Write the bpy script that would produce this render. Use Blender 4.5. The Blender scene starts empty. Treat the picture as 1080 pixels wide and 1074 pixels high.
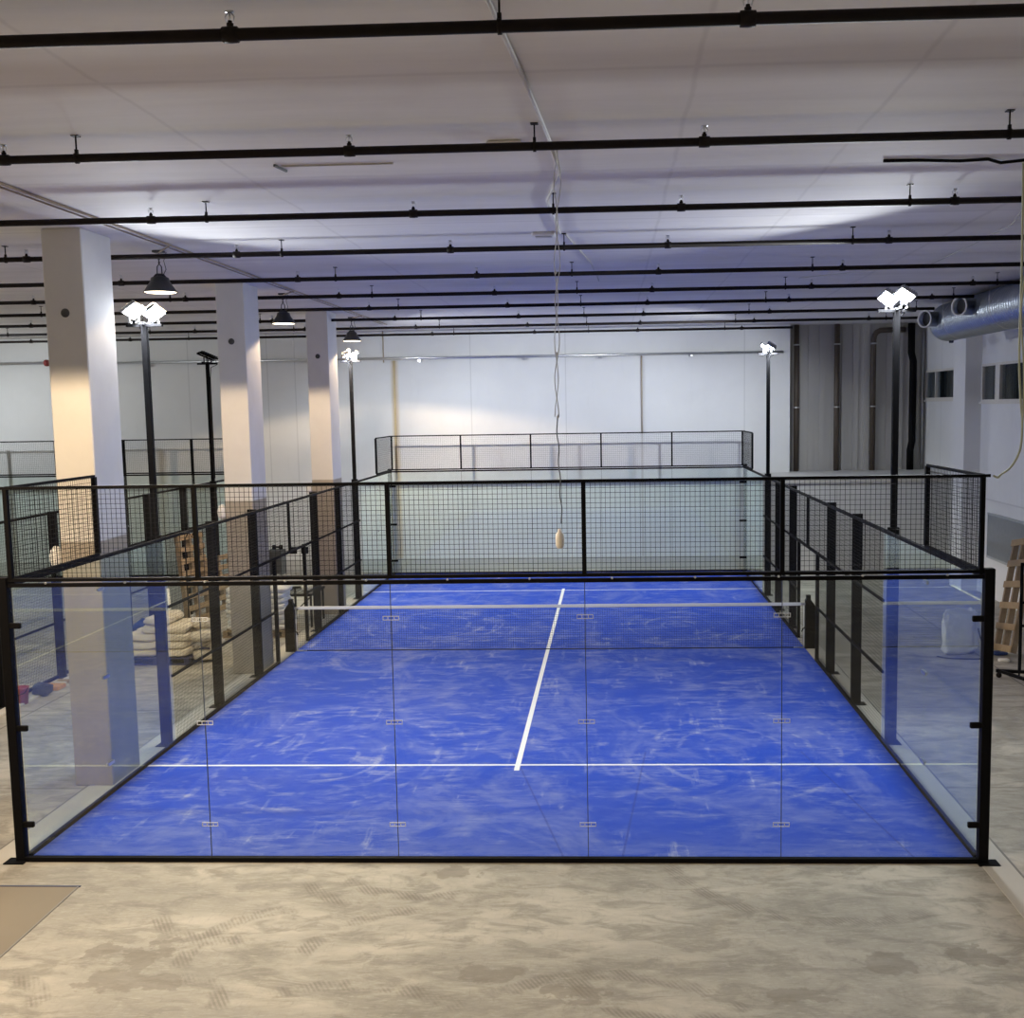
import bpy, math, random
from mathutils import Vector, Matrix
random.seed(7)
S = bpy.context.scene
COL = S.collection
PI = math.pi

# ---------------------------------------------------------------- materials
class NT:
    def __init__(s, name):
        s.m = bpy.data.materials.new(name); s.m.use_nodes = True
        s.t = s.m.node_tree; s.n = s.t.nodes; s.l = s.t.links; s.n.clear()
        s.out = s.n.new('ShaderNodeOutputMaterial')
        s._p = None
    def node(s, typ, **kw):
        n = s.n.new(typ)
        for k, v in kw.items(): setattr(n, k, v)
        return n
    def put(s, sock, v):
        if v is None: return
        if isinstance(v, bpy.types.NodeSocket): s.l.new(v, sock)
        else:
            if isinstance(v, (tuple, list)) and len(v) == 3 and sock.type == 'RGBA': v = (*v, 1)
            sock.default_value = v
    def math(s, op, a, b=None, c=None, clamp=False):
        n = s.node('ShaderNodeMath', operation=op, use_clamp=clamp)
        s.put(n.inputs[0], a); s.put(n.inputs[1], b); s.put(n.inputs[2], c)
        return n.outputs[0]
    def pos(s):
        if s._p is None:
            g = s.node('ShaderNodeNewGeometry')
            sp = s.node('ShaderNodeSeparateXYZ'); s.l.new(g.outputs['Position'], sp.inputs[0])
            s._p = (g.outputs['Position'], sp.outputs[0], sp.outputs[1], sp.outputs[2])
        return s._p
    def vec(s, x, y, z=0.0):
        n = s.node('ShaderNodeCombineXYZ'); s.put(n.inputs[0], x); s.put(n.inputs[1], y); s.put(n.inputs[2], z)
        return n.outputs[0]
    def scaled(s, v, sc, off=(0, 0, 0), rot=0):
        n = s.node('ShaderNodeMapping'); s.l.new(v, n.inputs[0]); n.inputs['Scale'].default_value = sc
        n.inputs['Location'].default_value = off; n.inputs['Rotation'].default_value = (0, 0, rot)
        return n.outputs[0]
    def noise(s, v=None, scale=5, detail=4, rough=.55, dist=0):
        n = s.node('ShaderNodeTexNoise'); s.put(n.inputs['Vector'], v)
        n.inputs['Scale'].default_value = scale; n.inputs['Detail'].default_value = detail
        n.inputs['Roughness'].default_value = rough; n.inputs['Distortion'].default_value = dist
        return n.outputs[0]
    def ramp(s, f, a, b):       # 0 at a, 1 at b, clamped
        n = s.node('ShaderNodeMapRange', interpolation_type='SMOOTHSTEP'); s.put(n.inputs[0], f)
        n.inputs[1].default_value = a; n.inputs[2].default_value = b
        return n.outputs[0]
    def mix(s, f, a, b, mode='MIX'):
        n = s.node('ShaderNodeMix', data_type='RGBA', blend_type=mode)
        s.put(n.inputs[0], f); s.put(n.inputs[6], a); s.put(n.inputs[7], b)
        return n.outputs[2]
    def band(s, v, c, w, soft=.3):   # 1 where |v-c|<w
        d = s.math('ABSOLUTE', s.math('SUBTRACT', v, c))
        return s.math('SUBTRACT', 1.0, s.ramp(d, w * (1 - soft), w * (1 + soft)))
    def bump(s, h, st=.2, dist=.01):
        n = s.node('ShaderNodeBump'); s.put(n.inputs['Height'], h); n.inputs['Strength'].default_value = st
        n.inputs['Distance'].default_value = dist
        return n.outputs[0]
    def princ(s, color, rough=.6, metal=0., normal=None, spec=.5, **kw):
        b = s.node('ShaderNodeBsdfPrincipled')
        s.put(b.inputs['Base Color'], color); s.put(b.inputs['Roughness'], rough)
        b.inputs['Metallic'].default_value = metal; b.inputs['Specular IOR Level'].default_value = spec
        if normal is not None: s.l.new(normal, b.inputs['Normal'])
        for k, v in kw.items(): s.put(b.inputs[k.replace('_', ' ')], v)
        s.l.new(b.outputs[0], s.out.inputs[0])
        return s.m

def srgb(r, g, b):
    f = lambda c: (c / 255 / 12.92) if c / 255 <= .04045 else ((c / 255 + .055) / 1.055) ** 2.4
    return (f(r), f(g), f(b))

def simple(name, col, rough=.6, metal=0., var=.12, scale=12, spec=.5):
    t = NT(name); p = t.pos()[0]
    n = t.noise(p, scale, 4)
    c = t.mix(n, tuple(x * (1 - var) for x in col), tuple(min(1, x * (1 + var)) for x in col))
    return t.princ(c, rough, metal, None, spec)

def mat_floor():
    t = NT('concrete_floor'); P, x, y, z = t.pos()
    big = t.noise(t.scaled(P, (.35, .6, 1)), 1.0, 6, .6, 1.2)
    mid = t.noise(t.scaled(P, (1.0, 2.2, 1)), 1.8, 8, .65, .8)
    fine = t.noise(t.scaled(P, (4, 22, 1)), 3.0, 4, .6)
    speck = t.noise(P, 60, 2)
    c = t.mix(t.ramp(big, .36, .64), (.33, .31, .265), (.51, .475, .405))
    c = t.mix(t.math('MULTIPLY', t.ramp(mid, .44, .62), .7), c, (.235, .22, .185))
    br = t.noise(t.scaled(P, (2.2, 9, 1), (4, 0, 0), .35), 2.4, 8, .75, .6)
    c = t.mix(t.math('MULTIPLY', t.ramp(br, .5, .68), .4), c, (.55, .52, .45))
    br2 = t.noise(t.scaled(P, (9, 2.6, 1), (1, 5, 0), .5), 1.8, 8, .75, .6)
    c = t.mix(t.math('MULTIPLY', t.ramp(br2, .52, .7), .3), c, (.20, .185, .155))
    c = t.mix(t.math('MULTIPLY', t.ramp(fine, .5, .75), .28), c, (.62, .60, .54))
    c = t.mix(t.math('MULTIPLY', t.ramp(speck, .6, .75), .2), c, (.18, .17, .15))
    # swept polishing arcs
    w = t.node('ShaderNodeTexWave', wave_type='RINGS', rings_direction='Z'); t.l.new(t.scaled(P, (1, 1, 0), (1.5, 9, 0)), w.inputs[0])
    w.inputs['Scale'].default_value = 1.1; w.inputs['Distortion'].default_value = 5; w.inputs['Detail'].default_value = 4
    c = t.mix(t.math('MULTIPLY', t.ramp(w.outputs[1], .4, .9), .12), c, (.22, .21, .18))
    # tyre marks: worn arcs with cross ribs, and dark damp patches
    wob = t.noise(P, 3.5, 5, .6)
    wv = t.math('MULTIPLY', t.math('SUBTRACT', wob, .5), 1.1)
    def dist(cx, cy, ky=1.0):
        dx = t.math('SUBTRACT', x, cx); dy = t.math('MULTIPLY', t.math('SUBTRACT', y, cy), ky)
        return t.math('SQRT', t.math('ADD', t.math('MULTIPLY', dx, dx), t.math('MULTIPLY', dy, dy))), dx, dy
    ribs = t.ramp(t.math('SINE', t.math('MULTIPLY', t.math('ADD', x, t.math('MULTIPLY', y, .6)), 150)), -.3, .3)
    marks = None
    for cx, cy, R, a0, a1 in ((-2.45, -2.95, .55, .15, 1.9), (-1.2, -.35, .62, 3.4, 5.0), (-.4, -2.2, 1.1, 1.7, 3.0), (3.4, .25, 1.6, 3.3, 5.2), (1.2, -3.6, 1.3, .6, 2.2),
                              (-4.2, -3.2, .9, .1, 1.3), (-1.6, -2.0, .9, 1.8, 3.4), (-2.3, -.95, .8, 3.6, 5.0), (-.6, .35, 1.2, 3.9, 5.2), (1.8, -2.1, .9, 3.2, 5.3), (-.9, -4.0, 1.5, .9, 2.0)):
        d, dx, dy = dist(cx, cy)
        an = t.math('ARCTAN2', dy, dx)
        an = t.math('ADD', an, t.math('MULTIPLY', t.math('LESS_THAN', an, 0.0), 2 * PI))
        b = t.math('MULTIPLY', t.band(d, R, .085, .35), t.band(an, (a0 + a1) / 2, (a1 - a0) / 2, .15))
        b = t.math('MULTIPLY', b, t.ramp(wob, .38, .6))
        marks = b if marks is None else t.math('MAXIMUM', marks, b)
    marks = t.math('MULTIPLY', marks, t.math('ADD', .45, t.math('MULTIPLY', ribs, .55)))
    c = t.mix(t.math('MULTIPLY', marks, .6), c, (.17, .15, .12))
    patch = None
    for cx, cy, r, k in ((-2.95, -2.45, .26, 1.3), (-2.85, -2.05, .20, .7), (-3.3, -1.9, .16, 1.6), (-2.55, -2.5, .2, 1.6), (.2, -2.3, .28, 2.0), (.95, -2.55, .22, 1.6), (-.4, -.3, .2, 1.6), (3.6, -2.1, .3, 2.), (2.7, -2.6, .25, 2.2), (4.4, -2.0, .2, 1.5)):
        d, _, _ = dist(cx, cy, k)
        b = t.math('SUBTRACT', 1.0, t.ramp(t.math('ADD', d, wv), r * .8, r * 1.1))
        patch = b if patch is None else t.math('MAXIMUM', patch, b)
    c = t.mix(t.math('MULTIPLY', patch, .5), c, (.19, .165, .13))
    # slab joints
    j = None
    for v, k in ((y, 2.2), (y, 5.8), (y, 11.6), (y, 17.4), (x, -8.05), (x, 8.1)):
        b = t.band(v, k, .012)
        j = b if j is None else t.math('MAXIMUM', j, b)
    c = t.mix(t.math('MULTIPLY', j, .7), c, (.06, .055, .05))
    return t.princ(c, t.math('ADD', .45, t.math('MULTIPLY', mid, .3)), 0, t.bump(t.math('ADD', mid, t.math('MULTIPLY', speck, .2)), .25, .004), .4)

def mat_carpet():
    t = NT('blue_court_turf'); P, x, y, z = t.pos()
    n1 = t.noise(t.scaled(P, (.55, .7, 1)), 1.6, 7, .68, 1.0)
    n2 = t.noise(t.scaled(P, (1.1, 4.0, 1)), 1.5, 7, .7, .5)
    n3 = t.noise(t.scaled(P, (3.2, .4, 1), (3, 1, 0)), 1.4, 5, .7, .2)
    fine = t.noise(P, 90, 2)
    base = t.mix(fine, (.006, .050, .42), (.011, .070, .56))
    m = t.math('MULTIPLY', t.ramp(n1, .38, .66), t.ramp(n2, .42, .68))
    m = t.math('ADD', t.math('MULTIPLY', m, .50), t.math('MULTIPLY', t.math('MULTIPLY', t.ramp(n3, .55, .72), t.ramp(n1, .4, .6)), .45))
    # brushed rings left by the sand sweeper near the corners
    rings = None
    wob = t.math('MULTIPLY', n2, .22)
    for cx, cy in ((-2.6, 3.4), (2.9, 3.7), (-2.6, 12.6), (2.7, 12.3)):
        dx = t.math('SUBTRACT', x, cx); dy = t.math('SUBTRACT', y, cy)
        d = t.math('SQRT', t.math('ADD', t.math('MULTIPLY', dx, dx), t.math('MULTIPLY', t.math('MULTIPLY', dy, dy), .55)))
        near = t.math('SUBTRACT', 1.0, t.ramp(d, 1.2, 2.4))
        s_ = t.ramp(t.math('SINE', t.math('MULTIPLY', t.math('ADD', d, wob), 17)), .72, .98)
        s_ = t.math('MULTIPLY', t.math('MULTIPLY', s_, near), t.ramp(n1, .42, .6))
        rings = s_ if rings is None else t.math('MAXIMUM', rings, s_)
    m = t.math('ADD', m, t.math('MULTIPLY', rings, .24), None, True)
    dust = t.math('MULTIPLY', t.ramp(t.noise(P, 28, 4, .7), .4, .7), m)
    n4 = t.noise(t.scaled(P, (.5, .35, 1), (7, 2, 0)), 1.3, 6, .7, 1.5)
    veil = t.math('MULTIPLY', t.ramp(n4, .44, .70), .34)
    m = t.math('ADD', t.math('MULTIPLY', m, .95), t.math('MULTIPLY', dust, .5), None, True)
    m = t.math('MAXIMUM', m, t.math('MULTIPLY', veil, t.math('ADD', .45, t.math('MULTIPLY', t.ramp(n2, .35, .65), .75))))
    edge = t.math('MULTIPLY', t.math('SUBTRACT', 1.0, t.ramp(t.math('ADD', y, t.math('MULTIPLY', n2, .8)), .35, 1.3)), .3)
    m = t.math('MAXIMUM', m, t.math('MULTIPLY', edge, t.ramp(n2, .3, .6)))
    c = t.mix(m, base, (.38, .41, .60))
    # dark seams between the rolled strips and wheel creases
    sm = None
    for k in (3.0, 7.0, 13.0, 17.0):
        b = t.math('MULTIPLY', t.band(t.math('ADD', y, t.math('MULTIPLY', n1, .06)), k, .008, .5), .35)
        sm = b if sm is None else t.math('MAXIMUM', sm, b)
    for a, b_ in ((.24, .75), (-.1, 1.35), (.16, 4.4)):
        ln = t.math('SUBTRACT', x, t.math('ADD', b_, t.math('MULTIPLY', y, a * -1)))
        b = t.math('MULTIPLY', t.math('MULTIPLY', t.band(ln, 0.0, .012, .6), t.math('LESS_THAN', y, 3.6)), .4)
        sm = t.math('MAXIMUM', sm, b)
    c = t.mix(sm, c, (.02, .035, .2))
    return t.princ(c, .85, 0, t.bump(fine, .3, .004), .15)

def mat_ceiling():
    t = NT('painted_concrete_ceiling'); P, x, y, z = t.pos()
    n = t.noise(t.scaled(P, (.15, 1.2, 1)), 1.5, 5, .6, .3)
    n2 = t.noise(P, .6, 5, .6)
    c = t.mix(t.ramp(n, .3, .7), (.70, .68, .655), (.79, .77, .75))
    c = t.mix(t.math('MULTIPLY', t.ramp(n2, .45, .75), .25), c, (.70, .68, .66))
    seam = None
    for v, k, w in ((y, -6.9, .02), (y, -3.35, .03), (y, -.2, .035), (y, 2.6, .03), (y, 5.4, .03), (y, 8.2, .03), (y, 11, .03), (y, 14, .03), (y, 17, .03),
                 (x, -2.2, .018), (x, 1.9, .018), (x, 3.4, .018), (x, 5.9, .03), (x, -7.6, .02), (x, -10.4, .02)):
        wb = t.math('MULTIPLY', t.math('SUBTRACT', n2, .5), .12)
        b = t.math('MULTIPLY', t.band(t.math('ADD', v, wb), k, w, .8), .22)
        seam = b if seam is None else t.math('MAXIMUM', seam, b)
    c = t.mix(seam, c, (.40, .38, .37))
    return t.princ(c, .8, 0, t.bump(n, .15, .01), .2)

def mat_wall(name, base, vseams=(), hseams=(), axis='x', stains=()):
    t = NT(name); P, x, y, z = t.pos(); v = x if axis == 'x' else y
    n = t.noise(P, .8, 6, .6, .4); n2 = t.noise(t.scaled(P, (3, 3, .5)), 1.5, 5, .65)
    c = t.mix(t.ramp(n, .3, .75), tuple(b * .95 for b in base), base)
    c = t.mix(t.math('MULTIPLY', t.ramp(n2, .55, .8), .18), c, tuple(b * .78 for b in base))
    sm = None
    for k in vseams:
        b = t.math('MULTIPLY', t.band(v, k, .016, .6), .28); sm = b if sm is None else t.math('MAXIMUM', sm, b)
    for k in hseams:
        b = t.math('MULTIPLY', t.band(z, k, .018, .6), .3); sm = b if sm is None else t.math('MAXIMUM', sm, b)
    if sm is not None: c = t.mix(sm, c, tuple(b * .45 for b in base))
    for k, w, col, f in stains:
        b = t.math('MULTIPLY', t.math('MULTIPLY', t.band(v, k, w, .7), t.math('LESS_THAN', z, 6.15)), f)
        c = t.mix(b, c, col)
    return t.princ(c, .75, 0, t.bump(n2, .1, .01), .25)

def mat_column():
    t = NT('painted_concrete_column'); P, x, y, z = t.pos()
    n = t.noise(P, 2.2, 6, .6, .4)
    white = t.mix(n, (.62, .615, .60), (.74, .735, .72))
    bare = t.mix(t.noise(t.scaled(P, (1, 1, .4)), 3, 6, .65), (.30, .27, .23), (.43, .39, .34))
    e = t.math('ADD', z, t.math('MULTIPLY', t.math('SUBTRACT', n, .5), .03))
    c = t.mix(t.ramp(e, 3.14, 3.17), bare, white)
    return t.princ(c, .75, 0, t.bump(n, .1, .01), .25)

def mat_glass(name, tint, ior=1.5):
    t = NT(name)
    g = t.node('ShaderNodeNewGeometry')
    i = t.math('SUBTRACT', ior, t.math('MULTIPLY', g.outputs['Backfacing'], ior - 1 / ior))
    f = t.node('ShaderNodeFresnel'); t.l.new(i, f.inputs[0])
    tr = t.node('ShaderNodeBsdfTransparent'); tr.inputs[0].default_value = (*tint, 1)
    gl = t.node('ShaderNodeBsdfGlossy'); gl.inputs['Roughness'].default_value = 0.0; gl.inputs[0].default_value = (.97, 1, .99, 1)
    m = t.node('ShaderNodeMixShader'); t.l.new(f.outputs[0], m.inputs[0]); t.l.new(tr.outputs[0], m.inputs[1]); t.l.new(gl.outputs[0], m.inputs[2])
    t.l.new(m.outputs[0], t.out.inputs[0])
    return t.m

def mat_emit(name, col, st):
    t = NT(name); e = t.node('ShaderNodeEmission'); e.inputs[0].default_value = (*col, 1); e.inputs[1].default_value = st
    t.l.new(e.outputs[0], t.out.inputs[0]); return t.m

def mat_wood(name, a, b):
    t = NT(name); P = t.pos()[0]
    n = t.noise(t.scaled(P, (6, 6, 1.2)), 3, 6, .65, 1.5)
    return t.princ(t.mix(n, a, b), .75, 0, t.bump(n, .3, .004), .2)

M = dict(
    floor=mat_floor(), carpet=mat_carpet(), ceiling=mat_ceiling(), column=mat_column(),
    wall_b=mat_wall('white_back_wall', (.74, .75, .74), (-13.5, -11, -8.67, -7.86, -2.74, .0, 5.11), (), 'x',
                    ((-4.95, .09, (.62, .50, .30), .65), (2.18, .03, (.45, .42, .38), .5))),
    wall_s=mat_wall('white_side_wall', (.80, .81, .82), (3, 6.5, 10, 13.2, 19.7), (2.35,), 'y'),
    wall_o=mat_wall('plain_wall', (.66, .65, .63)),
    annex=mat_wall('annex_plaster', (.55, .55, .53), (7.3, 8.9)),
    line=simple('white_court_line', (.80, .82, .86), .7, 0, .05, 30),
    black=simple('black_powder_coated_steel', (.005, .005, .006), .6, 0, .3, 25, .08),
    wire=simple('black_welded_wire', (.006, .006, .007), .6, 0, .1, 12, .2),
    net=simple('black_net_cord', (.012, .014, .02), .8),
    seal=simple('dark_silicone_joint', (.05, .06, .07), .5),
    clip=simple('brushed_steel_clip', (.55, .57, .60), .5, .2),
    chrome=simple('galvanised_steel', (.62, .63, .64), .32, 1., .15, 8),
    duct=simple('spiral_duct_steel', (.42, .46, .52), .34, 1., .15, 3),
    ductin=simple('dark_duct_inside', (.06, .06, .06), .7),
    white=simple('white_plastic', (.78, .77, .74), .45, 0, .05),
    cable=simple('pale_yellow_cable', (.50, .50, .33), .5),
    whitecable=simple('off_white_cable', (.55, .54, .52), .6),
    rust=simple('rust_primer_steel', (.012, .008, .007), .6, 0, .5, 10, .2),
    brown=simple('brown_drain_pipe', (.085, .065, .05), .5, 0, .25, 4),
    corr=mat_wall('grey_sheet_cladding', (.47, .46, .44)),
    glass=mat_glass('toughened_glass', (.945, .985, .975)),
    winglass=mat_glass('window_glass', (.70, .75, .78)),
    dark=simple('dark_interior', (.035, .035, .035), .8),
    frame=simple('painted_window_frame', (.72, .70, .64), .6),
    lamp=simple('graphite_lamp_shade', (.035, .037, .04), .4, .2),
    lampin=mat_emit('pendant_lamp_bulb_glow', (1, .82, .6), 7),
    flood=mat_emit('floodlight_glow', (.93, .97, 1), 60),
    alu=simple('floodlight_housing', (.35, .36, .37), .4, .7),
    conduit=simple('painted_conduit', (.40, .33, .24), .7),
    sand=simple('beige_woven_sack', (.68, .62, .52), .85, 0, .2, 14),
    sand2=simple('pale_paper_sack', (.80, .79, .76), .8, 0, .18, 10),
    pal=mat_wood('weathered_pallet_wood', (.20, .14, .08), (.42, .32, .20)),
    paldark=simple('blue_painted_pallet', (.03, .035, .10), .7, 0, .3, 10),
    wood=mat_wood('rough_brown_timber', (.16, .12, .08), (.36, .28, .19)),
    grille=simple('grey_louvre_metal', (.42, .45, .47), .5, .1),
    red=simple('red_bucket_plastic', (.25, .03, .03), .5),
    blue=simple('blue_plastic', (.02, .05, .20), .5),
    orange=simple('cardboard_orange', (.50, .26, .10), .8),
    plasticbag=simple('crumpled_milky_plastic', (.78, .80, .82), .3, 0, .25, 9),
    darkcable=simple('dark_blue_cable', (.02, .03, .07), .5),
    grey=simple('dark_grey_cabinet', (.10, .11, .11), .5),
    slab=mat_wall('foundation_concrete', (.52, .50, .45)),
    joint=simple('floor_edge_strip', (.06, .07, .14), .5, .2),
    sealed=simple('sealed_joint_grey', (.22, .21, .19), .7),
    patch=mat_wall('brown_screed', (.24, .21, .165)),
)

# ---------------------------------------------------------------- mesh builder
class MB:
    def __init__(s): s.v = []; s.f = []; s.sm = []
    def quad(s, *p):
        i = len(s.v); s.v += [tuple(q) for q in p]; s.f.append(tuple(range(i, i + len(p)))); s.sm.append(False)
    def box(s, x0, x1, y0, y1, z0, z1):
        i = len(s.v)
        s.v += [(x0, y0, z0), (x1, y0, z0), (x1, y1, z0), (x0, y1, z0), (x0, y0, z1), (x1, y0, z1), (x1, y1, z1), (x0, y1, z1)]
        for f in ((3, 2, 1, 0), (4, 5, 6, 7), (0, 1, 5, 4), (1, 2, 6, 5), (2, 3, 7, 6), (3, 0, 4, 7)):
            s.f.append(tuple(i + k for k in f)); s.sm.append(False)
        return s
    def bevbox(s, x0, x1, y0, y1, z0, z1, b=.01):
        # box with chamfered vertical and horizontal edges (rings)
        def ring(ins, z):
            c = min(b, (x1 - x0) / 3, (y1 - y0) / 3)
            a0, a1, c0, c1 = x0 + ins, x1 - ins, y0 + ins, y1 - ins
            return [(a0 + c, c0, z), (a1 - c, c0, z), (a1, c0 + c, z), (a1, c1 - c, z), (a1 - c, c1, z), (a0 + c, c1, z), (a0, c1 - c, z), (a0, c0 + c, z)]
        rings = [ring(b, z0), ring(0, z0 + b), ring(0, z1 - b), ring(b, z1)]
        s.rings(rings, True, False); return s
    def rings(s, rings, caps=True, smooth=True):
        i = len(s.v); n = len(rings[0])
        for r in rings: s.v += [tuple(p) for p in r]
        for a in range(len(rings) - 1):
            for k in range(n):
                s.f.append((i + a * n + k, i + a * n + (k + 1) % n, i + (a + 1) * n + (k + 1) % n, i + (a + 1) * n + k)); s.sm.append(smooth)
        if caps:
            s.f.append(tuple(i + k for k in reversed(range(n)))); s.sm.append(False)
            s.f.append(tuple(i + (len(rings) - 1) * n + k for k in range(n))); s.sm.append(False)
        return s
    def tube(s, pts, r, n=10, r2=None, smooth=True):
        pts = [Vector(p) for p in pts]; R = []; prev = None
        for k, p in enumerate(pts):
            d = ((pts[min(k + 1, len(pts) - 1)] - pts[max(k - 1, 0)])).normalized()
            if prev is None:
                a = d.cross(Vector((0, 0, 1)));
                if a.length < 1e-3: a = d.cross(Vector((1, 0, 0)))
                a.normalize()
            else: a = (prev - d * prev.dot(d)).normalized()
            prev = a; b = d.cross(a)
            rr = r if r2 is None else r + (r2 - r) * k / (len(pts) - 1)
            off = PI / 4 if n == 4 else 0
            R.append([p + (a * math.cos(2 * PI * j / n + off) + b * math.sin(2 * PI * j / n + off)) * rr for j in range(n)])
        return s.rings(R, True, smooth and n > 4)
    def lathe(s, prof, c=(0, 0, 0), n=24, caps=False, axis='z'):
        R = []
        for r, h in prof:
            ring = []
            for j in range(n):
                a = 2 * PI * j / n; u, w = r * math.cos(a), r * math.sin(a)
                if axis == 'z': q = (c[0] + u, c[1] + w, c[2] + h)
                elif axis == 'x': q = (c[0] + h, c[1] + u, c[2] + w)
                else: q = (c[0] + w, c[1] + h, c[2] + u)
                ring.append(q)
            R.append(ring)
        return s.rings(R, caps, True)
    def beam(s, p, q, w, h):          # rectangular bar between two points, width w (horizontal), height h
        p, q = Vector(p), Vector(q); d = (q - p).normalized()
        a = d.cross(Vector((0, 0, 1)))
        if a.length < 1e-3: a = Vector((1, 0, 0))
        a.normalize(); b = a.cross(d)
        R = [[c + a * (sx * w / 2) + b * (sz * h / 2) for sx, sz in ((-1, -1), (1, -1), (1, 1), (-1, 1))] for c in (p, q)]
        return s.rings(R, True, False)
    def xf(s, mat):
        s.v = [tuple(mat @ Vector(p)) for p in s.v]; return s
    def mesh(s, name):
        me = bpy.data.meshes.new(name); me.from_pydata(s.v, [], s.f)
        me.polygons.foreach_set('use_smooth', s.sm); me.update(); return me

def _fixn(me):
    import bmesh
    bm = bmesh.new(); bm.from_mesh(me); bmesh.ops.recalc_face_normals(bm, faces=bm.faces); bm.to_mesh(me); bm.free()

def smooth(pts, n=6):
    P = [Vector(p) for p in pts]; out = []
    for k in range(len(P) - 1):
        a, b, c, d = P[max(k - 1, 0)], P[k], P[k + 1], P[min(k + 2, len(P) - 1)]
        for q in range(n):
            u = q / n
            out.append(.5 * ((2 * b) + (c - a) * u + (2 * a - 5 * b + 4 * c - d) * u * u + (3 * b - a - 3 * c + d) * u ** 3))
    return out + [P[-1]]
def obj(name, mb, mat, parent=None, loc=None, fix=True):
    me = mb.mesh(name); me.materials.append(mat)
    if fix and len(me.polygons) < 20000: _fixn(me)
    o = bpy.data.objects.new(name, me); COL.objects.link(o)
    if parent is not None: o.parent = parent
    if loc: o.location = loc
    return o
def tag(o, label, cat, group=None):
    o['label'] = label; o['category'] = cat
    if group: o['group'] = group
    return o
def thing(name, label, cat, loc=(0, 0, 0), rz=0, group=None):
    o = bpy.data.objects.new(name, None); COL.objects.link(o); o.location = loc; o.rotation_euler = (0, 0, rz)
    o.empty_display_size = .2
    return tag(o, label, cat, group)
def struct(name, mb, mat, parent=None):
    o = obj(name, mb, mat, parent)
    if parent is None: o['kind'] = 'structure'
    return o
def copy_tree(o, parent=None):
    c = o.copy(); COL.objects.link(c)
    if parent is not None: c.parent = parent
    for ch in list(o.children):
        copy_tree(ch, c)
    return c
def lamp(kind, name, loc, energy, color, parent=None, **kw):
    d = bpy.data.lights.new(name, kind); d.energy = energy; d.color = color
    for k, v in kw.items(): setattr(d, k, v)
    o = bpy.data.objects.new(name, d); COL.objects.link(o); o.location = loc
    if parent: o.parent = parent
    return o

# ---------------------------------------------------------------- the building
XL, XR, YN, YF, H = -22.0, 10.4, -15.0, 20.6, 7.0
struct('floor', MB().box(XL, XR + .2, YN, 21.5, -.2, 0), M['floor'])
struct('ceiling', MB().box(XL - .2, XR + .4, YN - .2, 21.7, H, H + .25), M['ceiling'])
struct('wall_back', MB().box(XL, 6.4, YF, YF + .9, 0, H), M['wall_b'])
struct('wall_left', MB().box(XL - .2, XL, YN, 21.5, 0, H), M['wall_o'])
struct('wall_near', MB().box(XL - .2, XR + .4, YN - .2, YN, 0, H), M['corr'])
# right wall with two window openings
W1 = (18.3, 21.2, 4.78, 5.62); W2 = (11.6, 16.35, 4.70, 5.62)
w = MB()
w.box(XR, XR + .25, YN, 21.5, 0, 4.70); w.box(XR, XR + .25, YN, 21.5, 5.62, H)
w.box(XR, XR + .25, YN, W2[0], 4.70, 5.62); w.box(XR, XR + .25, W2[1], W1[0], 4.70, 5.62); w.box(XR, XR + .25, W1[1], 21.5, 4.70, 5.62)
w.box(XR, XR + .25, W1[0], W1[1], 4.70, 4.78)
struct('wall_right', w, M['wall_s'])
struct('trim_1', MB().box(10.0, XR - .001, 16.42, 17.35, 0, H), M['wall_s'])           # wall pier between the windows
# recess behind the annex: clad wall
w = MB(); xs = 6.4; n = 0
while xs < XR - .01:
    x2 = min(xs + .16, XR); d = .0 if n % 2 else .035
    w.box(xs, x2, 21.3 - d, 21.5, 2.77, H); xs = x2; n += 1
struct('wall_recess', w, M['corr'])
w = MB().box(5.5, XR, 18.35, YF - .002, 0, 2.77); w.box(6.42, XR, YF - .002, 21.28, 0, 2.77)
struct('wall_annex', w, M['annex'])
struct('trim_2', MB().box(5.5, XR, 18.3, 18.352, 2.62, 2.79), M['slab'])

def window(n, y0, y1, z0, z1, mull):
    t = 'window_%d' % n
    f = MB(); x0, x1 = XR - .03, XR + .1
    f.box(x0, x1, y0, y1, z0, z0 + .06); f.box(x0, x1, y0, y1, z1 - .06, z1); f.box(x0, x1, y0, y0 + .06, z0 + .06, z1 - .06); f.box(x0, x1, y1 - .06, y1, z0 + .06, z1 - .06)
    for m, mw in mull: f.box(x0, x1, m - mw / 2, m + mw / 2, z0 + .06, z1 - .06)
    r = bpy.data.objects.new(t, None); COL.objects.link(r); r['kind'] = 'structure'
    obj('window_frame', f, M['frame'], r)
    obj('window_pane', MB().box(XR + .03, XR + .045, y0 + .05, y1 - .05, z0 + .05, z1 - .05), M['winglass'], r)
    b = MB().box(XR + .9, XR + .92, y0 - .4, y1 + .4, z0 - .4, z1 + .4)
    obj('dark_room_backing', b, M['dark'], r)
    bl = MB(); k = y0 + .3
    while k < y1 - .2:
        bl.box(XR + .2, XR + .22, k, k + .10, z0, z1); k += .16
    obj('window_blind', bl, M['grey'], r)
    obj('window_sill', MB().box(XR - .07, XR - .002, y0 - .03, y1 + .03, z0 - .05, z0), M['frame'], r)
window(1, W1[0], W1[1], W1[2], W1[3], ((20.2, .05),))
window(2, W2[0], W2[1], W2[2], W2[3], ((15.25, .3), (13.2, .07)))
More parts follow.
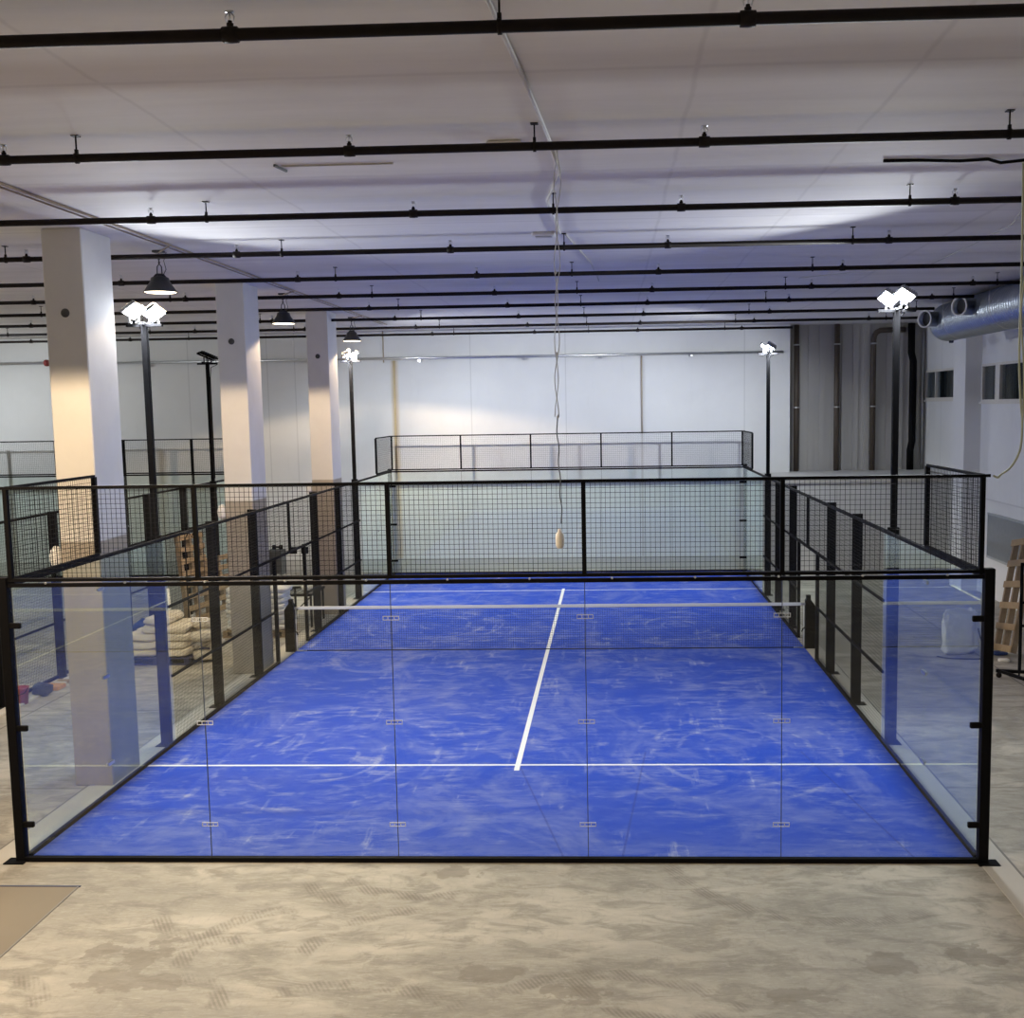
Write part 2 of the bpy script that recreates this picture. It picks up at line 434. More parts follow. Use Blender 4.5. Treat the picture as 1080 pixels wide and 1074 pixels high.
# louvred grille in the right wall
t = thing('wall_grille', 'grey ribbed ventilation grille set low in the right wall behind the wooden pallet', 'grille', (XR, 14.0, 1.5))
g = MB(); g.box(-.05, 0, -1.6, 1.65, -.55, -.50); g.box(-.05, 0, -1.6, 1.65, .50, .55); g.box(-.05, 0, -1.6, -1.55, -.5, .5); g.box(-.05, 0, 1.6, 1.65, -.5, .5)
obj('frame', g, M['grille'], t)
g = MB(); k = -1.54
while k < 1.58: g.box(-.035, -.006, k, k + .03, -.5, .5); k += .062
g.box(-.008, 0, -1.55, 1.6, -.5, .5)
obj('slats', g, M['grille'], t)

# columns
for nme, y0 in (('nearest the camera', 2.3), ('second from the camera, between the two others', 8.2), ('third and farthest, beside the white sacks', 13.9)):
    t = thing('concrete_column', 'square white painted concrete column with bare lower part, ' + nme, 'column', (-5.38, y0 + .4, 0), 0, 'concrete columns left of the court')
    obj('shaft', MB().bevbox(-.25, .25, -.4, .4, 0, H, .012), M['column'], t)
    obj('round_hole', MB().lathe([(.0, -.004), (.045, -.004), (.055, .002), (.055, .01)], (0.0, -.405, 5.98), 20, False, 'y'), M['ductin'], t)
    s = MB().lathe([(0, 0), (.05, .01), (.075, .06), (.085, .14), (.07, .22), (.03, .27), (0, .28)], (-.33, -.35, 2.82), 14)
    s.box(-.33, -.245, -.37, -.33, 2.93, 2.96)
    obj('wall_socket', s, M['white'], t)
# foundation strips round the court and the cut screed patch in the foreground
struct('trim_3', MB().box(-5.45, -5.02, -.12, 20.3, 0, .006), M['slab'])
struct('trim_4', MB().box(5.02, 5.33, -6, 20.3, 0, .006), M['slab'])
struct('trim_5', MB().box(-5.47, -5.452, -.12, 20.3, 0, .008), M['sealed'])
struct('trim_6', MB().box(5.332, 5.352, -6, 20.3, 0, .008), M['sealed'])
struct('trim_7', MB().box(-9, -4.14, -6, -.66, 0, .004), M['patch'])
struct('trim_8', MB().box(-9, -4.11, -.665, -.64, 0, .008), M['joint'])
struct('trim_9', MB().box(-4.14, -4.12, -6, -.665, 0, .007), M['sealed'])

# ---------------------------------------------------------------- wire mesh
WR = .0021
WRS = .0013
def wire_panel(mb, axis, c, a0, a1, z0, z1, pitch=.05, r=WR):
    """welded mesh in the plane axis=c ('x' or 'y'), running a0..a1 along the other axis."""
    def bar(p, q):
        mb.beam(p, q, 2 * r, 2 * r)
    n = max(1, round((a1 - a0) / pitch))
    for k in range(n + 1):
        a = a0 + (a1 - a0) * k / n
        bar((c, a, z0) if axis == 'x' else (a, c, z0), (c, a, z1) if axis == 'x' else (a, c, z1))
    n = max(1, round((z1 - z0) / pitch))
    o = 2 * r
    for k in range(n + 1):
        z = z0 + (z1 - z0) * k / n
        bar((c + o, a0, z) if axis == 'x' else (a0, c + o, z), (c + o, a1, z) if axis == 'x' else (a1, c + o, z))
    return mb

# ---------------------------------------------------------------- court cage
def clip_frame(x0, z, y):
    f = MB(); a, b, h = x0 - .085, x0 + .085, .022
    f.box(a, b, y - .005, y + .005, z + h - .006, z + h); f.box(a, b, y - .005, y + .005, z - h, z - h + .006)
    for c in (a, b - .006, x0 - .035, x0 + .030): f.box(c, c + .006, y - .005, y + .005, z - h + .006, z + h - .006)
    return f

def end_wall(cx, y, out, label, group, full=True):
    """glass end wall of a court with mesh on top; out = -1 near end, +1 far end"""
    t = thing('glass_end_wall', label, 'court wall', (cx, y, 0), 0, group)
    for k in range(5):
        x0 = -5 + 2 * k
        g = obj('glass_panel', MB().box(x0 + .004, x0 + 1.996, -.005 + out * .006, .005 + out * .006, .05, 2.96), M['glass'], t)
    for k in range(1, 5):
        x0 = -5 + 2 * k
        obj('glass_joint', MB().box(x0 - .0038, x0 + .0038, out * .006 - .006, out * .006 + .006, .05, 2.96), M['seal'], t)
        if not full: obj('tall_post', MB().box(x0 - .03, x0 + .03, out * .02, out * .02 + .06, 0, 4.0), M['black'], t)
        for z in (.40, 1.5, 2.6):
            f = clip_frame(x0, z, out * .013)
            obj('glass_clip', f, M['clip'], t)
    for s in (-1, 1):
        p = MB().bevbox(s * 5.06 - .05, s * 5.06 + .05, -.05, .05, 0, 3.06, .006)
        q = obj('corner_post', p, M['black'], t)
        obj('base_plate', MB().bevbox(s * 5.10 - .11, s * 5.10 + .11, out * .05 - .08, out * .05 + .08, 0, .014, .003), M['black'], q)
        for z in (.40, 1.45, 2.55):
            f = MB().bevbox(min(s * 4.90, s * 5.02), max(s * 4.90, s * 5.02), out * .02 - .02, out * .02 + .02, z - .03, z + .03, .006)
            obj('post_clamp', f, M['black'], t)
    obj('base_rail', MB().box(-5.01, 5.01, out * .03 - .03, out * .03 + .03, 0, .05), M['black'], t)
    obj('glass_top_rail', MB().box(-5.1, 5.1, -.022, .022, 2.955, 2.995), M['black'], t)
    obj('mesh_bottom_rail', MB().box(-5.1, 5.1, -.02, .02, 3.012, 3.045), M['black'], t)
    obj('mesh_top_rail', MB().box(-5.05, 5.05, -.015, .015, 3.975, 4.005), M['black'], t)
    for k in range(6):
        x0 = -5 + 2 * k; x0 += .02 if k == 0 else (-.02 if k == 5 else 0)
        obj('mesh_post', MB().box(x0 - .022, x0 + .022, -.022, .022, 3.045, 3.975), M['black'], t)
    for k in range(5):
        obj('mesh_panel', wire_panel(MB(), 'y', 0, -4.98 + 2 * k, -3.02 + 2 * k, 3.05, 3.97, .05, WR if y < 10 else .0013), M['wire'], t, fix=False)
    b = MB()
    for k in range(12): b.lathe([(0, -.01), (.012, -.008), (.012, .008), (0, .01)], (-4.6 + k * .84, -out * -.03, 3.0), 8, False, 'y')
    obj('rail_bolts', b, M['chrome'], t)
    return t

def side_fence(cx, s, label, group, opening=True, glass_near=True):
    """long side of a court at x = cx + 5 s, posts standing outwards"""
    t = thing('side_fence', label, 'court fence', (cx + 5 * s, 10, 0), 0, group)
    Y = lambda v: v - 10
    def bx(y0, y1, z0, z1, d0, d1):
        a, b = sorted((s * d0, s * d1)); return MB().box(a, b, Y(y0), Y(y1), z0, z1)
    for y0 in (0, 2, 16, 18):
        e0 = .06 if y0 == 0 else .004; e1 = .06 if y0 == 18 else .004
        obj('glass_panel', bx(y0 + e0, y0 + 2 - e1, .05, 2.96, .002, .012), M['glass'], t)
    for yj in (2, 18):
        for z in (.40, 1.5, 2.6): obj('glass_clip', bx(yj - .085, yj + .085, z - .02, z + .02, -.006, .02), M['chrome'], t)
    for y0, w_, d in ((6, .06, .15), (8, .06, .15), (12, .06, .15), (14, .06, .15)):
        q = obj('post', bx(y0 - w_ / 2, y0 + w_ / 2, 0, 3.02, .015, .015 + d), M['black'], t)
        obj('base_plate', bx(y0 - .1, y0 + .1, 0, .012, .0, .24), M['black'], q)
    for y0 in (9, 11): obj('door_post', bx(y0 - .03, y0 + .03, 0, 2.02, .015, .075), M['black'], t)
    obj('mullion', bx(9.975, 10.025, 2.0, 3.0, .015, .06), M['black'], t)
    for y0 in (2, 18): obj('mesh_post', bx(y0 - .03, y0 + .03, 3.04, 3.98, -.02, .03), M['black'], t)
    obj('top_rail', bx(.05, 19.95, 2.965, 3.005, -.02, .03), M['black'], t)
    for a, b in ((.05, 2), (18, 19.95)):
        obj('upper_rail', bx(a, b, 3.975, 4.005, -.015, .015), M['black'], t)
        obj('upper_lower_rail', bx(a, b, 3.012, 3.045, -.02, .02), M['black'], t)
    for a, b in ((4.04, 8), (12, 15.96)):
        for z in (1.0, 2.0): obj('mid_rail', bx(a, b, z - .018, z + .018, .008, .04), M['black'], t)
    obj('door_rail', bx(8, 12, 1.98, 2.02, .008, .05), M['black'], t)
    for a, b in ((8, 9), (11, 12)): obj('mid_rail', bx(a, b, .982, 1.018, .008, .04), M['black'], t)
    obj('base_rail', bx(.05, 8.97, 0, .05, 0, .05), M['black'], t); obj('base_rail', bx(11.03, 19.95, 0, .05, 0, .05), M['black'], t)
    for a, b, z0, z1 in ((4.04, 6, 0.05, 2.97), (6, 8, .05, 2.97), (8, 9, .05, 2.0), (8, 12, 2.0, 2.97), (11, 12, .05, 2.0), (12, 14, .05, 2.97), (14, 15.96, .05, 2.97)):
        obj('mesh_panel', wire_panel(MB(), 'x', s * .004, Y(a), Y(b), z0, z1, .05, WRS), M['wire'], t, fix=False)
    for a, b in ((.05, 1.97), (18.03, 19.95)):
        obj('mesh_panel', wire_panel(MB(), 'x', 0, Y(a), Y(b), 3.05, 3.97, .05, .0018), M['wire'], t, fix=False)
    return t

def floodlight_pole(x, y, s, lit, label, aim_y=0.0, group='floodlight poles'):
    """s = outward direction of this fence side"""
    t = thing('floodlight_pole', label, 'floodlight', (x, y, 0), 0, group)
    obj('lower_post', MB().bevbox(-.075, .075, -.04, .04, 0, 3.03, .006), M['black'], t)
    obj('base_plate', MB().bevbox(-.13, .13, -.12, .12, 0, .014, .003), M['black'], t)
    obj('pole', MB().bevbox(-.042, .042, -.035, .035, 3.03, 5.95, .006), M['black'], t)
    cb = MB().box(-.25, .25, -.03, .03, 5.93, 5.97); cb.box(-.02, .02, -.34, .34, 5.95, 5.99)
    obj('crossbar', cb, M['black'], t)
    for k, dy in enumerate((-.2, .2)):
        # housing tilts down towards the court
        rot = Matrix.Translation((-s * ((-.12 + .22 * k) if not lit else (-.055 + .11 * k)), dy, 6.14)) @ Matrix.Rotation(s * math.radians(TILT if not lit else 34), 4, 'Y') @ Matrix.Rotation(math.radians(-22 if y < 10 else 16) * (1 if lit else 0), 4, 'X')
        hw = .20 if not lit else .12
        h = MB().bevbox(-hw, hw, -.14, .14, -.025, .025, .008)
        for j in range(7): h.box(.03 - hw + j * (hw - .03) / 3 - .005, .03 - hw + j * (hw - .03) / 3 + .005, -.12, .12, .025, .05)
        ho = obj('floodlight', h.xf(rot), M['black'] if not lit else M['alu'], t)
        obj('lens', MB().bevbox(.02 - hw, hw - .02, -.12, .12, -.034, -.027, .002).xf(rot), M['flood'] if lit else M['white'], ho)
        br = MB(); br.box(-.012, .012, -.155, -.143, -.17, .01); br.box(-.012, .012, .143, .155, -.17, .01); br.box(-.012, .012, -.155, .155, -.185, -.17)
        br.xf(Matrix.Translation((-s * ((-.12 + .22 * k) if not lit else (-.055 + .11 * k)), dy, 6.14)))
        obj('bracket', br, M['black'] if not lit else M['alu'], ho)
        if lit:
            l = lamp('AREA', 'floodlight_beam', (0, 0, 0), FLOOD, (.90, .95, 1.0), t, shape='RECTANGLE', size=.28, size_y=.22)
            l.matrix_local = rot @ Matrix.Translation((0, 0, -.04))
    b = MB().tube([(-s * .02, .25, 6.0), (s * .12, .25, 6.06), (s * .16, .22, 5.93), (s * .05, .1, 5.86), (s * .045, .04, 5.6), (s * .045, .036, 3.1)], .008, 6)
    obj('lamp_cable', b, M['black'], t)
    return t
TILT = 24
FLOOD = 158.0

# court 1
tag(obj('court_carpet', MB().box(-4.995, 4.995, .002, 19.998, .0, .012), M['carpet']), 'bright blue artificial turf of the court, streaked with sand', 'court surface')
cc = [o for o in bpy.data.objects if o.name == 'court_carpet'][0]
for a in ((-5, 5, 3.025, 3.075), (-5, 5, 16.92, 16.97)):
    obj('service_line', MB().box(a[0], a[1], a[2], a[3], .0121, .0145), M['line'], cc)
obj('centre_line', MB().box(-.035, .035, 2.82, 17.18, .0146, .0165), M['line'], cc)

end_wall(0, 0, -1, 'nearest glass end wall of the blue court, black frame with mesh on top', 'glass end walls')
end_wall(0, 20, 1, 'far glass end wall of the blue court, standing just in front of the white wall', 'glass end walls')
side_fence(0, -1, 'black mesh side fence along the left edge of the blue turf beside the columns', 'mesh side fences')
side_fence(0, 1, 'black mesh side fence along the right edge of the blue turf', 'mesh side fences')
floodlight_pole(-5.13, 4, -1, True, 'black pole with lit floodlights at the near left of the blue court')
floodlight_pole(5.13, 4, 1, True, 'black pole with lit floodlights at the near right of the blue court')
floodlight_pole(-5.13, 16, -1, True, 'black pole with lit floodlights at the far left of the blue court')
floodlight_pole(5.13, 16, 1, True, 'black pole with lit floodlights at the far right of the blue court')

# court 2 (unfinished, no turf), seen past the columns
end_wall(-13.8, 20, 1, 'glass and black frame end wall of the unfinished left court, behind the columns', 'glass end walls', False)
side_fence(-13.8, 1, 'black mesh side fence of the unfinished court, left of the columns', 'mesh side fences')
floodlight_pole(-8.72, 16, 1, False, 'black pole with two unlit tilted floodlights, left of the second column')
floodlight_pole(-18.9, 16, -1, True, 'black pole with lit floodlights on the far side of the unfinished court')
floodlight_pole(-18.9, 4, -1, True, 'black pole with lit floodlights on the near far side of the unfinished court')
floodlight_pole(-8.72, 4, 1, False, 'black pole with unlit floodlights on the unfinished court, nearest the left edge')

# the net
t = thing('court_net', 'black padel net with white top tape across the middle of the blue court', 'net', (0, 10, 0))
n = MB(); r = .0016; k = -4.95
while k <= 4.951: n.beam((k, 0, .02), (k, 0, .86), 2 * r, 2 * r); k += .045
z = .03
while z < .86: n.beam((-4.95, .003, z), (4.95, .003, z), 2 * r, 2 * r); z += .045
obj('net_mesh', n, M['net'], t, fix=False)
obj('top_tape', MB().bevbox(-4.92, 4.92, -.009, .009, .845, .905, .003), M['line'], t)
obj('bottom_cord', MB().tube([(-4.95, 0, .022), (4.95, 0, .022)], .008, 6), M['net'], t)
for s in (-1, 1):
    p = MB(); a = [(5.0, 0), (5.19, 0), (5.19, .84), (5.10, .97), (5.10, 1.05), (5.02, 1.05), (5.02, .97), (5.0, .95)]
    p.rings([[(s * q[0], yy, q[1]) for q in a] for yy in (-.05, .05)], True, False)
    q = obj('net_post', p, M['black'], t)
    obj('tension_handle', MB().tube([(s * 5.0, -.03, .42), (s * 4.95, -.05, .40), (s * 4.93, -.05, .34)], .012, 8), M['black'], q)
    obj('tape_strap', MB().bevbox(min(s * 4.92, s * 5.02), max(s * 4.92, s * 5.02), -.014, .014, .855, .895, .003), M['chrome'], t)
    obj('side_cord', MB().tube([(s * 4.97, 0, .02), (s * 4.975, 0, .45), (s * 4.97, 0, .86)], .006, 6), M['line'], t)
    obj('floor_anchor', MB().bevbox(s * 4.88 - .1, s * 4.88 + .1, -.03, .03, .0125, .03, .004), M['chrome'], t)

# ---------------------------------------------------------------- ceiling services
PY = [-7.6, -4.78, -2.0, .88, 3.6, 6.45, 9.1, 11.6, 14.3, 17.0, 19.6]
ORD = ['hidden above the camera', 'nearest of the pipes, across the top of the picture', 'second pipe from the camera', 'third pipe from the camera', 'fourth pipe from the camera', 'fifth pipe from the camera',
       'sixth pipe from the camera', 'seventh pipe from the camera', 'eighth pipe from the camera', 'ninth pipe from the camera', 'farthest pipe, next to the back wall']
for i, (y, o_) in enumerate(zip(PY, ORD)):
    if i == 0: continue
    x0, x1 = -21.9, (8.62 if y < 10 else (8.6 if y < 16 else (9.4 if y < 18 else 6.3)))
    t = thing('sprinkler_pipe', 'black sprinkler pipe under the ceiling, ' + o_, 'pipe', (0, y, 6.82), 0, 'sprinkler pipes under the ceiling')
    obj('pipe', MB().tube([(x0, 0, 0), (x1, 0, 0)], .034, 10), M['rust'], t)
    hx = -.8 - 2.857 * 6
    first = None
    while hx < x1 - .1:
        if hx > x0 + .3:
            if first is None:
                h = MB(); h.lathe([(0, -.045), (.043, -.043), (.045, 0), (.043, .043), (0, .045)], (0, 0, 0), 10, False, 'x')
                h.lathe([(.018, .03), (.02, .06), (.012, .065), (.012, .075)], (0, 0, 0), 8)
                first = obj('sprinkler_head', h, M['rust'], t, (hx, 0, 0))
                f = MB(); f.tube([(-.02, 0, .07), (-.026, 0, .095), (-.006, 0, .12)], .004, 5); f.tube([(.02, 0, .07), (.026, 0, .095), (.006, 0, .12)], .004, 5)
                f.lathe([(0, .118), (.028, .12), (.028, .124), (0, .126)], (0, 0, 0), 10); f.tube([(0, 0, .07), (0, 0, .12)], .005, 5)
                obj('deflector', f, M['chrome'], first)
            else:
                c = first.copy(); COL.objects.link(c); c.location = (hx, 0, 0)
                d = first.children[0].copy(); COL.objects.link(d); d.parent = c
        hx += 2.857
    hx = .7 - 3.75 * 6; first = None
    while hx < x1 - .05:
        if hx > x0:
            if first is None:
                h = MB().tube([(0, 0, .03), (0, 0, .178)], .007, 6); h.lathe([(.040, -.012), (.044, -.012), (.044, .012), (.040, .012)], (0, 0, 0), 12, False, 'x'); h.box(-.012, .012, -.012, .012, .035, .07); h.box(-.03, .03, -.03, .03, .172, .18)
                first = obj('hanger_rod', h, M['rust'], t, (hx, 0, 0))
            else:
                c = first.copy(); COL.objects.link(c); c.location = (hx, 0, 0)
        hx += 3.75

def pendant(x, y, label, energy, first=[None]):
    t = thing('pendant_lamp', label, 'lamp', (x, y, 6.42), 0, 'industrial pendant lamps')
    sh = MB(); R_ = []
    sh.lathe([(.235, 0), (.225, .012), (.135, .15), (.13, .16), (.12, .205), (.10, .215), (.06, .222), (.055, .26), (.0, .262)], (0, 0, 0), 32)
    sh.lathe([(.228, .002), (.215, .014), (.125, .15), (.0, .155)], (0, 0, 0), 32)
    obj('lamp_shade', sh, M['lamp'], t, fix=False)
    fn = MB()
    for k in range(12):
        a = 2 * PI * k / 12; fn.beam((math.cos(a) * .085, math.sin(a) * .085, .21), (math.cos(a) * .05, math.sin(a) * .05, .25), .008, .02)
    obj('cooling_fins', fn, M['lamp'], t)
    obj('bulb', MB().lathe([(0, -.004), (.20, .002), (.212, .010), (.0, .014)], (0, 0, 0), 28), M['lampin'], t)
    hk = MB().tube([(-.035, 0, .26), (-.03, 0, .36), (0, 0, .40), (.03, 0, .36), (.035, 0, .26)], .009, 6)
    for k in range(4): hk.lathe([(.012, -.006), (.018, 0), (.012, .006), (.006, 0), (.012, -.006)], (0, 0, .415 + k * .025), 8, False, 'x' if k % 2 else 'y')
    hk.tube([(0, 0, .40), (0, 0, .575)], .006, 6)
    obj('hook', hk, M['lamp'], t)
    obj('ceiling_plate', MB().bevbox(-.07, .07, -.07, .07, .55, .58, .006), M['lamp'], t)
    obj('lamp_flex', MB().tube([(.05, .0, .24), (.09, .01, .32), (.06, .02, .44), (.1, .02, .56)], .006, 6), M['lamp'], t)
    l = lamp('SPOT', 'pendant_light', (0, 0, -.005), energy, (1.0, .74, .46), t, spot_size=math.radians(150), spot_blend=.12, shadow_soft_size=.10)
    return t
WARM = 1200.0
pendant(-5.0, 4.3, 'dark bell-shaped pendant lamp over the near lit floodlights, nearest of the three', WARM)
pendant(-5.0, 10.1, 'dark bell-shaped pendant lamp between the second and third columns', WARM)
pendant(-5.0, 15.7, 'dark bell-shaped pendant lamp above the far left floodlight, smallest in view', WARM * 1.2)
for x, y, e in ((-5.0, -1.5, 1.5), (-5.0, -7.3, 1.3)):
    pendant(x, y, 'dark bell-shaped pendant lamp behind the left edge of the picture', WARM * e)

# ceiling conduits and boxes
t = thing('ceiling_conduit', 'painted conduit running along the ceiling above the left columns', 'conduit')
obj('tube', MB().tube([(-4.62, -9, 6.985), (-4.6, 18, 6.985)], .015, 8), M['conduit'], t)
obj('second_tube', MB().tube([(-4.74, -9, 6.99), (-4.72, 18, 6.99)], .009, 8), M['conduit'], t)
for y in (4.3, 10.1, 15.7):
    obj('branch', MB().tube([(-4.6, y - .6, 6.972), (-5.0, y, 6.972)], .012, 6), M['conduit'], t)
t = thing('ceiling_conduit', 'thin pale conduit kinking along the middle of the ceiling', 'conduit')
obj('tube', MB().tube([(.66, -9, 6.98), (.62, -5.0, 6.98), (.72, -3.2, 6.98), (.80, -1.4, 6.98)], .016, 8), M['whitecable'], t)
obj('tube', MB().tube([(.80, -1.3, 6.98), (.82, -.2, 6.98), (.62, 1.2, 6.98), (.66, 3.5, 6.98)], .014, 8), M['whitecable'], t)
obj('tube', MB().tube([(.72, 3.6, 6.985), (1.0, 6.5, 6.985), (1.1, 9.0, 6.985)], .010, 6), M['whitecable'], t)
obj('cross_conduit', MB().tube([(.3, -1.35, 6.982), (1.0, -1.35, 6.982)], .012, 6), M['whitecable'], t)
for x, y, lab in ((.42, -1.4, 'white rectangular fitting on the ceiling near the second pipe'), (.46, 3.5, 'white rectangular fitting on the ceiling between third and fourth pipes')):
    t = thing('ceiling_fitting', lab, 'fitting', (x, y, 7.0), 0, 'ceiling fittings')
    obj('body', MB().bevbox(-.17, .13, -.09, .09, -.05, -.001, .012), M['white'], t)
    obj('cover', MB().bevbox(-.13, .09, -.06, .06, -.062, -.05, .006), M['whitecable'], t)
t = tag(obj('ceiling_cable', MB().tube([(3.87, -.36, 6.985), (4.2, -.34, 6.985), (4.6, -.30, 6.98), (4.85, -.32, 6.985), (5.0, -.22, 6.97), (5.2, -.26, 6.98), (5.9, -.2, 6.985)], .016, 7), M['black']),
        'black cable fixed to the ceiling at the upper right', 'cable')
tag(obj('ceiling_cable', MB().tube([(4.7, 9.2, 6.985), (5.6, 8.4, 6.985), (6.56, 7.6, 6.97), (6.5, 5.3, 6.96), (6.4, 3.4, 6.95), (5.9, 1.2, 6.985)], .008, 6), M['whitecable']),
    'thin white cable sagging along the ceiling towards the duct', 'cable')
t = thing('ceiling_bracket', 'thin white L-shaped rail on the ceiling at the upper left', 'bracket')
obj('rail', MB().box(-1.73, -.69, -.74, -.73, 6.985, 6.999), M['whitecable'], t)
obj('arm', MB().beam((-1.78, -.80, 6.988), (-1.74, -.55, 6.988), .02, .02), M['grey'], t)

# hanging double cable with a white socket end
t = thing('hanging_cable', 'pale twisted cable hanging from the ceiling with a white socket at its end', 'cable', (.82, -1.35, 3.5))
def twist(x0, z0, x1, z1, ph, r=.012):
    pts = []
    for k in range(49):
        u = k / 48; z_ = z0 + (z1 - z0) * u
        pts.append((x0 + (x1 - x0) * u + r * math.cos(u * 22 + ph), r * math.sin(u * 22 + ph), z_))
    return pts
obj('strand', MB().tube(twist(.02, 3.50, -.01, 1.15, 0, .016), .0045, 5), M['whitecable'], t)
obj('strand', MB().tube(twist(.045, 3.50, -.01, 1.15, PI, .02), .0045, 5), M['whitecable'], t)
obj('strand', MB().tube(twist(-.01, 1.15, .02, .2, 0, .006), .006, 5), M['grey'], t)
obj('socket', MB().lathe([(0, -.045), (.026, -.04), (.038, -.01), (.040, .05), (.036, .09), (.018, .11), (.013, .135), (0, .137)], (.0, 0, .02), 18), M['white'], t)
kn = MB()
for zz in (1.15, 1.7, 2.4): kn.lathe([(0, -.02), (.014, 0), (0, .02)], (0.0, 0, zz), 8)
obj('knot', kn, M['whitecable'], t)

# yellow-green cable loops at the right
t = thing('drop_cable', 'pale yellow cable hanging from the ceiling and looping to the near right corner post', 'cable')
obj('strand', MB().tube(smooth([(5.255, -.1, 6.99), (5.285, -.05, 6.0), (5.300, 0, 5.2), (5.325, 0, 4.75), (5.355, 0.02, 4.5), (5.335, .0, 4.25), (5.255, 0, 4.08), (5.155, 0, 4.0), (5.12, -.01, 3.97), (5.07, -.03, 3.99)]), .011, 7), M['cable'], t)
obj('strand', MB().tube(smooth([(5.275, -.1, 6.99), (5.325, -.08, 6.2), (5.290, -.05, 5.6), (5.345, -.02, 5.0), (5.350, 0, 4.5)]), .009, 7), M['cable'], t)

# conduit along the back wall
t = thing('wall_conduit', 'long galvanised pipe fixed high along the white back wall', 'pipe', (0, YF - .08, 6.2))
obj('tube', MB().tube([(-14.9, 0, .02), (6.2, 0, 0)], .04, 10), M['chrome'], t)
for x in (-14.2, -12.2, -9.6, -7.4, -4.2, -1.2, 1.0, 3.6, 5.6):
    obj('bracket', MB().bevbox(x - .05, x + .05, -.03, .08, -.10, -.03, .006), M['chrome'], t)
t = thing('wall_pipe', 'pipe with a red valve end on the back wall at the left edge', 'pipe', (-15.2, YF - .08, 6.26))
obj('tube', MB().tube([(-6.5, 0, 0), (0, 0, 0)], .045, 10), M['chrome'], t)
obj('red_valve', MB().lathe([(0, -.06), (.09, -.05), (.1, 0), (.09, .05), (0, .06)], (.05, 0, .0), 14, False, 'x'), M['red'], t)
tag(obj('wall_pipe', MB().tube([(2.18, YF - .03, 6.2), (2.18, YF - .03, 3.95)], .018, 8), M['conduit']), 'thin vertical conduit dropping down the back wall right of the hanging cable', 'pipe')
tag(obj('wall_pipe', MB().tube([(-5.25, YF - .03, 7.0), (-5.25, YF - .03, 6.25), (-5.25, YF - .03, 6.1)], .018, 8), M['conduit']), 'short thin conduit above the far left floodlight on the back wall', 'pipe')
tag(obj('wall_pipe', MB().tube([(-4.95, YF - .03, 6.15), (-4.97, YF - .03, 2.9)], .03, 8), mat_wood('yellowed_pipe', (.55, .42, .22), (.66, .55, .36))), 'yellowed vertical pipe on the back wall beside the far left floodlight pole', 'pipe')

# brown drain pipes on the recess wall
for x, lab in ((6.67, 'leftmost of the three brown drain pipes'), (7.83, 'middle one of the three brown drain pipes')):
    t = thing('drain_pipe', 'brown vertical pipe on grey cladding, ' + lab, 'pipe', (x, 21.12, 2.77), 0, 'brown drain pipes on the cladding')
    obj('tube', MB().tube([(0, 0, 0), (0, 0, 4.22)], .078, 14), M['brown'], t)
    for z in (1.85, 3.65): obj('clamp', MB().lathe([(.08, -.02), (.10, -.02), (.10, .02), (.08, .02)], (0, 0, z), 16), M['chrome'], t)
t = thing('drain_pipe', 'brown vertical pipe with an elbow turning right under the ceiling', 'pipe', (8.87, 21.12, 2.77), 0, 'brown drain pipes on the cladding')
obj('tube', MB().tube([(0, 0, 0), (0, 0, 3.75), (.02, 0, 3.87), (.08, 0, 3.97), (.18, 0, 4.02), (.35, 0, 4.03), (.90, 0, 4.03)], .078, 14), M['brown'], t)
for z in (1.85, 3.65): obj('clamp', MB().lathe([(.08, -.02), (.10, -.02), (.10, .02), (.08, .02)], (0, 0, z), 16), M['chrome'], t)
tag(obj('drain_pipe', MB().tube([(9.95, 21.1, 2.77), (9.95, 21.1, 3.35), (10.0, 21.1, 3.6), (10.0, 21.1, 5.9), (9.94, 21.1, 6.15), (9.94, 21.1, 6.98)], .10, 14), M['black']),
    'thick black vertical pipe in the corner beside the right wall', 'pipe')
tag(obj('corner_conduit', MB().tube([(10.3, 21.2, 2.77), (10.3, 21.2, 6.98)], .035, 8), M['chrome']), 'thin grey vertical conduit in the corner by the window', 'pipe')

# ventilation duct
DX, DZ, DR, DY = 9.08, 6.54, .42, 15.0
t = thing('ventilation_duct', 'large round galvanised spiral duct under the ceiling at the right', 'duct', (DX, DY, DZ))
prof = [(0, 0.0), (.30, 0.0), (.36, -.02), (DR - .01, -.09), (DR, -.12)]
y = -.12; 
while y > -16:
    prof += [(DR, y - .085), (DR + .012, y - .095), (DR + .012, y - .115), (DR, y - .125)]; y -= .125
obj('spiral_tube', MB().lathe(prof, (0, 0, 0), 40, False, 'y'), M['duct'], t)
for (dy, dz) in ((-.55, .04), (-3.0, .10)):
    rm = Matrix.Translation((-.28, dy, dz)) @ Matrix.Rotation(math.radians(32), 4, 'Z')
    q = obj('outlet_sleeve', MB().lathe([(.17, .10), (.17, -.50), (.178, -.505), (.178, -.52)], (0, 0, 0), 24, False, 'x').xf(rm), M['duct'], t, fix=False)
    obj('outlet_rim', MB().lathe([(.165, -.50), (.165, -.53), (.20, -.535), (.20, -.515), (.17, -.50)], (0, 0, 0), 24, False, 'x').xf(rm), M['white'], q)
    obj('outlet_dark', MB().lathe([(0, -.40), (.165, -.405)], (0, 0, 0), 24, False, 'x').xf(rm), M['ductin'], q, fix=False)
for yy in (-1.2, -4.2, -7.2, -10.2, -13.2):
    h = MB()
    for sx in (-1, 1): h.tube([(sx * (DR + .015), yy, 0), (sx * (DR + .015), yy, .465)], .006, 6)
    h.lathe([(DR + .012, -.015), (DR + .02, -.015), (DR + .02, .015), (DR + .012, .015)], (0, yy, 0), 32, False, 'y')
    obj('hanger_strap', h, M['chrome'], t)
